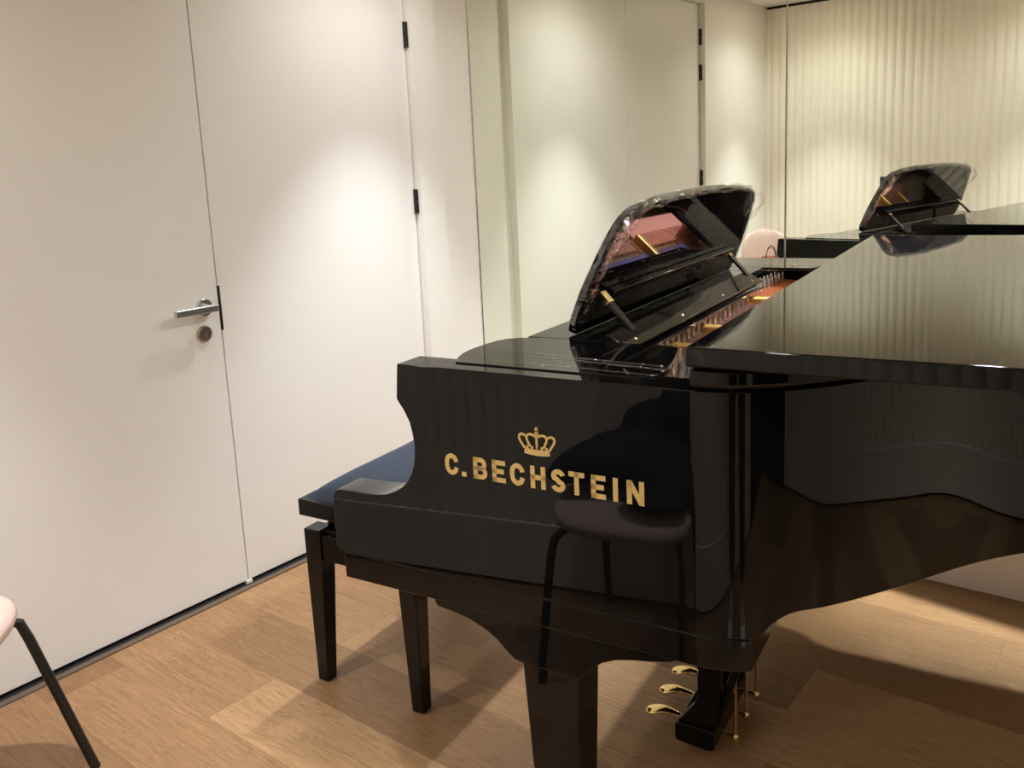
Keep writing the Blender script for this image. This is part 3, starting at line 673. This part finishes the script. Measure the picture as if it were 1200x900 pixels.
# ------------------------------------------------------------------ chairs along the ribbed wall
def make_chair(loc, rz, label):
    c = empty('side_chair', loc, rz, label=label, cat='chair', group='pink upholstered chairs along the ribbed wall')
    bm = bmesh.new(); NA = 40; rings = []
    sec = [(.0, .392), (.55, .392), (.88, .395), (.97, .405), (1.0, .420), (.985, .437), (.93, .447), (.6, .452), (.25, .450), (.0, .449)]
    for s, z in sec:
        ring = []
        for k in range(NA):
            a = 2*pi*k/NA; ca, sa = cos(a), sin(a); e = 2/3.2
            x = .200 * abs(ca)**e * (1 if ca >= 0 else -1); y = .215 * abs(sa)**e * (1 if sa >= 0 else -1)
            ring.append(bm.verts.new((x*max(s, .001), y*max(s, .001), z - .012*max(0, y*s/.215)**3 * (1 if z > .43 else .3))))
        rings.append(ring)
    for a, b2 in zip(rings, rings[1:]):
        for k in range(NA): bm.faces.new((a[k], a[(k+1) % NA], b2[(k+1) % NA], b2[k]))
    bm.faces.new(rings[0][::-1]); bm.faces.new(rings[-1]); bmo('seat', bm, M['fabric'], c, smooth=60)
    bm = bmesh.new(); NU, NV = 20, 16; fr = []; bk = []
    for j in range(NV+1):
        v_ = j/NV; z = .445 + .40*v_; hw = .172*(1 - .10*v_) * (sqrt(max(0, 1 - max(0, (v_-.62)/.38)**2.6))*.93 + .07)
        rf = []; rb = []
        for i in range(NU+1):
            u = 2*i/NU - 1; x = hw*u; yb = -.175 - .055*v_ + .055*(x/.172)**2 
            th = .016*(1 - abs(u)**6)**.5 * (1 - v_**10)**.5 + .002
            rf.append(bm.verts.new((x, yb + th, z))); rb.append(bm.verts.new((x, yb - th, z)))
        fr.append(rf); bk.append(rb)
    for j in range(NV):
        for i in range(NU):
            bm.faces.new((fr[j][i], fr[j][i+1], fr[j+1][i+1], fr[j+1][i])); bm.faces.new((bk[j][i], bk[j+1][i], bk[j+1][i+1], bk[j][i+1]))
        for i, (p, q) in ((0, (fr, bk)), (NU, (bk, fr))): bm.faces.new((p[j][i], p[j+1][i], q[j+1][i], q[j][i]))
    for i in range(NU): bm.faces.new((fr[NV][i], fr[NV][i+1], bk[NV][i+1], bk[NV][i])); bm.faces.new((fr[0][i], bk[0][i], bk[0][i+1], fr[0][i+1]))
    bmo('backrest', bm, M['fabric'], c, smooth=60)
    for sx in (-1, 1):
        tube('leg', [(sx*.10, .08, .386), (sx*.150, .155, .386), (sx*.164, .180, .372), (sx*.170, .192, .33), (sx*.180, .285, 0.)], .0108, M['blackmetal'], c)
        tube('leg', [(sx*.10, -.08, .386), (sx*.145, -.150, .386), (sx*.158, -.165, .372), (sx*.162, -.175, .33), (sx*.175, -.235, 0.)], .0108, M['blackmetal'], c)
    tube('seat_bracket', [(-.10, .08, .386), (0, 0, .388), (.10, -.08, .386)], .008, M['blackmetal'], c)
    return c
make_chair((-1.925, .428, 0), radians(-45), 'pink chair with thin black legs in the corner by the double door')
make_chair((-.815, .0, 0), radians(3), 'pink chair draped with a dark jacket, reflected in the piano side')
# paper bag standing on the corner chair
BG = empty('paper_bag', (-1.985, .385, .4525), radians(-20), label='salmon paper bag with dark cord handles on the corner chair', cat='bag')
bm = bmesh.new(); w_, d_, h_ = .058, .05, .232
lo = [bm.verts.new((sx*w_, sy*d_, 0)) for sx, sy in ((-1,-1),(1,-1),(1,1),(-1,1))]; hi = [bm.verts.new((sx*w_*1.04, sy*d_*1.08, h_)) for sx, sy in ((-1,-1),(1,-1),(1,1),(-1,1))]
hi2 = [bm.verts.new((sx*(w_*1.04-.002), sy*(d_*1.08-.002), h_)) for sx, sy in ((-1,-1),(1,-1),(1,1),(-1,1))]; lo2 = [bm.verts.new((sx*(w_-.002), sy*(d_-.002), .002)) for sx, sy in ((-1,-1),(1,-1),(1,1),(-1,1))]
bm.faces.new(lo[::-1]); bm.faces.new(lo2)
for a, b2 in ((lo, hi), (hi, hi2), (hi2, lo2)):
    for k in range(4): bm.faces.new((a[k], a[(k+1) % 4], b2[(k+1) % 4], b2[k]))
bmo('bag_body', bm, M['paperbag'], BG)
for sy in (-1, 1):
    tube('bag_handle', [(.030*cos(pi*t/14), sy*(d_*1.0), h_ - .02 + .085*sin(pi*t/14)) for t in range(15)], .0024, M['cord'], BG, n=8)
# jacket heaped on the other chair
bm = bmesh.new()
def blob(c, r, rot=(0, 0, 0)):
    Mx = Matrix.Translation(c) @ Matrix.Rotation(rot[2], 4, 'Z') @ Matrix.Rotation(rot[1], 4, 'Y') @ Matrix.Rotation(rot[0], 4, 'X') @ Matrix.Diagonal((*r, 1))
    bmesh.ops.create_icosphere(bm, subdivisions=3, radius=1, matrix=Mx)
for c, r, rt in (((-.01, -.04, .075), (.165, .125, .075), (0, 0, 0)), ((.085, -.10, .17), (.078, .055, .12), (0, .2, 0)), ((.04, -.10, .11), (.13, .06, .11), (0, .5, 0)), ((-.12, .02, .075), (.085, .10, .055), (0, -.3, .3)),
                 ((-.17, .05, .055), (.055, .075, .040), (0, 0, .5)), ((.12, .03, .060), (.075, .13, .050), (0, 0, 0)), ((.175, .02, .03), (.040, .07, .09), (0, -.2, 0)), ((.212, .03, -.07), (.020, .045, .10), (0, -.06, 0)), ((.08, .12, .035), (.10, .07, .028), (0, 0, 0))):
    blob(c, r, rt)
for v in bm.verts:
    if abs(v.co.x) < .185 and v.co.z < .004: v.co.z = .004
jk = bmo('dark_jacket', bm, M['jacket'], None, smooth=80); jk.location = (-.815, .0, .4515); jk.rotation_euler = (0, 0, radians(3))
md = jk.modifiers.new('merge', 'REMESH'); md.mode = 'VOXEL'; md.voxel_size = .009; md.use_smooth_shade = True
md = jk.modifiers.new('soft', 'SMOOTH'); md.iterations = 4; md.factor = .5
tx = bpy.data.textures.new('cloth_folds', 'CLOUDS'); tx.noise_scale = .07; tx.noise_depth = 2
md = jk.modifiers.new('folds', 'DISPLACE'); md.texture = tx; md.strength = .022; md.mid_level = .62; md.texture_coords = 'LOCAL'
tag(jk, 'dark navy jacket heaped on the seat and backrest of a pink chair', 'jacket')

# ------------------------------------------------------------------ the photographer, standing behind the camera (shows only as a reflection)
PR = empty('person', (.27, .0, 0), AR, label='person in dark clothes and white sneakers holding up a phone, reflected in the piano', cat='person')
def skin_mesh(name, V, E_, mat, parent, root=0, sub=2):
    me = bpy.data.meshes.new(name); me.from_pydata([v[:3] for v in V], E_, [])
    o = bpy.data.objects.new(name, me); COL.objects.link(o); o.parent = parent; me.materials.append(mat)
    sk = o.modifiers.new('skin', 'SKIN'); sk.use_smooth_shade = True
    for i, v in enumerate(V):
        rr = v[3] if isinstance(v[3], tuple) else (v[3], v[3]); me.skin_vertices[0].data[i].radius = rr; me.skin_vertices[0].data[i].use_root = (i == root)
    sb_ = o.modifiers.new('sub', 'SUBSURF'); sb_.levels = sub; sb_.render_levels = sub
    return o
class Sk:
    def __init__(s): s.V = []; s.E = []
    def chain(s, start, pts):
        last = start
        for p in pts:
            s.V.append(p)
            if last is not None: s.E.append((last, len(s.V)-1))
            last = len(s.V)-1
        return last
k = Sk()
pel = k.chain(None, [(0, -.02, .90, (.135, .10))]); ch = k.chain(pel, [(0, -.025, 1.04, (.115, .085)), (0, -.02, 1.20, (.130, .095)), (0, -.02, 1.31, (.125, .085))])
nk = k.chain(ch, [(0, -.012, 1.385, .052), (0, .0, 1.43, .047)])
hdv = k.chain(nk, [(0, .022, 1.475, (.056, .062)), (0, .018, 1.53, (.072, .085)), (0, .008, 1.585, (.074, .090)), (0, .002, 1.635, (.055, .066))])
PH = Vector((-.211, .168, 1.28))     # the phone
for sx in (-1, 1):
    k.chain(pel, [(sx*.088, -.02, .84, .083), (sx*.098, .0, .66, .068), (sx*.104, .012, .48, .053), (sx*.108, -.01, .33, .052), (sx*.112, -.03, .17, .038), (sx*.114, -.032, .085, .034), (sx*.122, .03, .045, (.036, .026)), (sx*.130, .11, .036, (.034, .020))])
    hx_ = PH.x + sx*.052
    ew = [(sx*.165, -.015, 1.335, .052), (sx*.215, -.02, 1.22, .042), (sx*.235, .0, 1.09, .036), (.55*sx*.235 + .45*hx_, .08, 1.165, .033), (hx_ + sx*.012, .130, 1.222, (.024, .018))]
    wr = k.chain(ch, ew); palm = k.chain(wr, [(hx_ + sx*.012, .142, 1.258, (.030, .013))])
    for fi, (dx, L_) in enumerate(((-.018, .034), (-.006, .038), (.007, .036), (.019, .029))):
        z0 = 1.262 + .006*(2-abs(fi-1.5)); k.chain(palm, [(hx_ + sx*(.018), .150, z0 + dx*1.2, .0085), (hx_ + sx*.006, .1515 + .004, z0 + dx*1.25 + .004, .0078), (hx_ - sx*(L_*.62), .153, z0 + dx*1.25 + .004, .0066)])
    k.chain(palm, [(hx_ + sx*.006, .140, 1.243, .0095), (hx_ - sx*.012, .138, 1.252, .0085), (hx_ - sx*.022, .142, 1.266, .0072)])
skin_mesh('body', k.V, k.E, M['skin'], PR)
k = Sk(); p0 = k.chain(None, [(0, -.02, .90, (.148, .112))]); k.chain(p0, [(0, -.022, .985, (.135, .102))])
for sx in (-1, 1): k.chain(p0, [(sx*.090, -.02, .82, .098), (sx*.100, .0, .66, .084), (sx*.106, .012, .48, .070), (sx*.110, -.008, .30, .067), (sx*.114, -.02, .115, .064)])
skin_mesh('trousers', k.V, k.E, M['trousers'], PR)
k = Sk(); p0 = k.chain(None, [(0, -.022, 1.12, (.138, .105))]); k.chain(p0, [(0, -.022, .93, (.158, .122))]); c0 = k.chain(p0, [(0, -.02, 1.22, (.146, .108)), (0, -.02, 1.31, (.140, .098))]); k.chain(c0, [(0, -.012, 1.375, .070), (0, -.008, 1.395, .062)])
for sx in (-1, 1):
    hx_ = PH.x + sx*.052
    k.chain(c0, [(sx*.168, -.015, 1.335, .066), (sx*.216, -.02, 1.22, .056), (sx*.237, -.002, 1.085, .051), (.6*sx*.237 + .4*hx_, .066, 1.150, .047), (.25*sx*.237 + .75*(hx_ + sx*.012), .112, 1.198, .038)])
skin_mesh('pullover', k.V, k.E, M['shirt'], PR)
bm = bmesh.new(); bmesh.ops.create_uvsphere(bm, u_segments=32, v_segments=20, radius=1, matrix=Matrix.Translation((0, -.008, 1.575)) @ Matrix.Diagonal((.083, .100, .098, 1)))
for v in list(bm.verts):
    if (v.co.y > .045 and v.co.z < 1.625) or v.co.z < 1.495: bm.verts.remove(v)
for v in bm.verts: v.co += noise.noise_vector(v.co*22)*.004
hr = bmo('hair', bm, M['hair'], PR, smooth=70); md = hr.modifiers.new('thick', 'SOLIDIFY'); md.thickness = .012
for sx in (-1, 1):
    bm = bmesh.new(); bmesh.ops.create_uvsphere(bm, u_segments=14, v_segments=10, radius=.0105, matrix=Matrix.Translation((sx*.030, .088, 1.553))); tag(bmo('eye', bm, M['whiteplastic'], PR, smooth=80), 'white eye')
    bm = bmesh.new(); bmesh.ops.create_uvsphere(bm, u_segments=14, v_segments=10, radius=1, matrix=Matrix.Translation((sx*.077, .012, 1.545)) @ Matrix.Diagonal((.010, .020, .032, 1))); bmo('ear', bm, M['skin'], PR, smooth=80)
bm = bmesh.new(); addtube(bm, [(0, .092, 1.558), (0, .104, 1.535), (0, .110, 1.522), (0, .098, 1.513)], [.006, .009, .012, .008], 10); bmo('nose', bm, M['skin'], PR, smooth=80)
bm = bmesh.new(); addtube(bm, [(-.022, .078, 1.489), (-.010, .087, 1.491), (0, .089, 1.490), (.010, .087, 1.491), (.022, .078, 1.489)], [.002, .0045, .005, .0045, .002], 8); tag(bmo('mouth', bm, plain('lips', (.45, .17, .14), .5), PR, smooth=80), 'reddish lips')
for sx in (-1, 1):
    T = Matrix.Translation((sx*.124, .035, 0)) @ Matrix.Rotation(radians(-5*sx), 4, 'Z')
    k2 = [(-.115, .036, .030, .085), (-.085, .040, .036, .092), (-.03, .041, .036, .085), (.03, .043, .040, .066), (.08, .047, .045, .050), (.125, .043, .042, .042), (.150, .028, .028, .034)]
    bm = bmesh.new(); prev = None
    for (y, w1, w2, h) in k2:
        ring = []
        for i in range(20):
            a = 2*pi*i/20; z = .024 + (h-.024)*max(0, sin(a)) - .016*max(0, -sin(a)) ** .5 if sin(a) < 0 else .024 + (h-.024)*sin(a)
            ring.append(bm.verts.new((w1*cos(a)*(.94 if sin(a) > .5 else 1), y, z)))
        if prev:
            for i in range(20): bm.faces.new((prev[i], prev[(i+1) % 20], ring[(i+1) % 20], ring[i]))
        else: bm.faces.new(ring[::-1])
        prev = ring
    bm.faces.new(prev); bmesh.ops.transform(bm, matrix=T, verts=bm.verts[:]); sh = bmo('sneaker', bm, M['shoe'], PR, smooth=60)
    so_ = [(w*cos(0), y) for (y, w, w2, h) in k2]; ol = [(w*1.05, y) for (y, w, _, _) in k2] + [(-w*1.05, y) for (y, w, _, _) in k2[::-1]]
    bm = bmesh.new(); addprism(bm, ol, .0, .022, 'z'); bmesh.ops.transform(bm, matrix=T, verts=bm.verts[:]); bmo('sole', bm, M['sole'], sh, bevel=.004)
    for j, y in enumerate((.02, .045, .07)):
        bm = bmesh.new(); zt = .071 - .008*j; addtube(bm, [(-.022, y, zt-.006), (0, y+.004, zt+.004), (.022, y, zt-.006)], .0025, 6); bmesh.ops.transform(bm, matrix=T, verts=bm.verts[:]); tag(bmo('lace', bm, M['trousers'], sh, smooth=60), 'dark lace')
# phone held just behind the lens
right_h = Vector((cos(0), 0, 0))
ph = box('phone', (-.0365, -.0125, -.076), (.0365, -.0045, .076), M['phone'], None, bevel=.003)
tag(ph, 'dark phone held up in both hands by the person behind the camera', 'phone')

# ------------------------------------------------------------------ ceiling downlights
LI = dict(lit=None)
def downlight(x, y, power, label):
    e = empty('downlight', (x, y, ZC), label=label, cat='ceiling light', group='recessed ceiling downlights')
    bm = bmesh.new(); prof_ = [(.058, -.0025), (.060, 0.), (.050, .0), (.047, -.0025)]
    rg = [[bm.verts.new((r*cos(2*pi*k/32), r*sin(2*pi*k/32), z)) for k in range(32)] for r, z in prof_]
    for a in range(4):
        for k in range(32): bm.faces.new((rg[a][k], rg[a][(k+1) % 32], rg[(a+1) % 4][(k+1) % 32], rg[(a+1) % 4][k]))
    bmo('bezel', bm, M['whiteplastic'], e, smooth=40)
    bm = bmesh.new(); addlathe(bm, [(.046, -.0010), (.046, -.0004)], 32); bmo('diffuser', bm, M['lamp'], e)
    ld = bpy.data.lights.new('downlight_beam', 'SPOT'); ld.energy = power*.12; ld.color = LC; ld.spot_size = radians(150); ld.spot_blend = 1.0; ld.shadow_soft_size = .034
    lo_ = bpy.data.objects.new('downlight_beam', ld); COL.objects.link(lo_); lo_.parent = e; lo_.location = (0, 0, -.045)
    ld2 = bpy.data.lights.new('downlight_core', 'SPOT'); ld2.energy = power*.66; ld2.color = LC; ld2.spot_size = radians(66); ld2.spot_blend = .72; ld2.shadow_soft_size = .028
    lo2 = bpy.data.objects.new('downlight_core', ld2); COL.objects.link(lo2); lo2.parent = e; lo2.location = (0, 0, -.046)
PW = 110; LC = (.985, 1, 1.015)
for (x, y, nm) in ((-1.84, 2.10, 'above the bench by the mirror'), (-1.80, .24, 'in the corner above the pink chair'), (-.58, .22, 'above the jacket chair'), (-.34, 2.13, 'above the piano lid by the mirror'), (.66, .22, 'on the right above the ribbed wall'), (.66, 2.12, 'above the piano tail')):
    downlight(x, y, PW * (4.8 if -.5 < x < 0 else 1), 'round recessed ceiling downlight ' + nm)
w = bpy.data.worlds.new('room_air'); S.world = w; w.use_nodes = True
w.node_tree.nodes['Background'].inputs[0].default_value = (1, .9, .8, 1); w.node_tree.nodes['Background'].inputs[1].default_value = 0.0

# ------------------------------------------------------------------ camera
cp, sp_ = cos(PITCH), sin(PITCH); cr, sr = cos(ROLL), sin(ROLL)
r = Vector((1, 0, 0)); f = Vector((0, cp, -sp_)); d = Vector((0, -sp_, -cp))
right = r*cr + d*sr; down = -r*sr + d*cr
Xr = Vector((cos(AR), -sin(AR), 0)); Yr = Vector((sin(AR), cos(AR), 0))
toroom = lambda v: Vector((v.dot(Xr), v.dot(Yr), v.z))
right, down, fwd = toroom(right), toroom(down), toroom(f)
cd = bpy.data.cameras.new('camera'); cam = bpy.data.objects.new('camera', cd); COL.objects.link(cam)
mw = Matrix((( right.x, -down.x, -fwd.x, 0), (right.y, -down.y, -fwd.y, 0), (right.z, -down.z, -fwd.z, CAMZ), (0, 0, 0, 1))); cam.matrix_world = mw
pm = Matrix(((right.x, fwd.x, -down.x, 0), (right.y, fwd.y, -down.y, 0), (right.z, fwd.z, -down.z, 0), (0, 0, 0, 1))); ph.matrix_world = Matrix.Translation(Vector((0, 0, CAMZ)) - fwd*.010) @ pm
cd.sensor_width = 36; cd.sensor_fit = 'HORIZONTAL'; cd.lens = FPX/1200*36; cd.shift_x = (600-593.67)/1200; cd.shift_y = (379.66-450)/1200; cd.clip_start = .02
S.camera = cam
S.view_settings.view_transform = 'Standard'; S.view_settings.look = 'None'; S.view_settings.gamma = 1; S.view_settings.use_curve_mapping = False
S.view_settings.exposure = 0.66
S.cycles.max_bounces = 10; S.cycles.diffuse_bounces = 5; S.cycles.glossy_bounces = 7; S.cycles.transparent_max_bounces = 12
S.cycles.use_denoising = True; S.cycles.blur_glossy = 0.0; S.cycles.sample_clamp_indirect = 6.0
S.cycles.use_guiding = True; S.cycles.use_surface_guiding = True; S.cycles.guiding_training_samples = 0
S.cycles.sample_clamp_indirect = 0
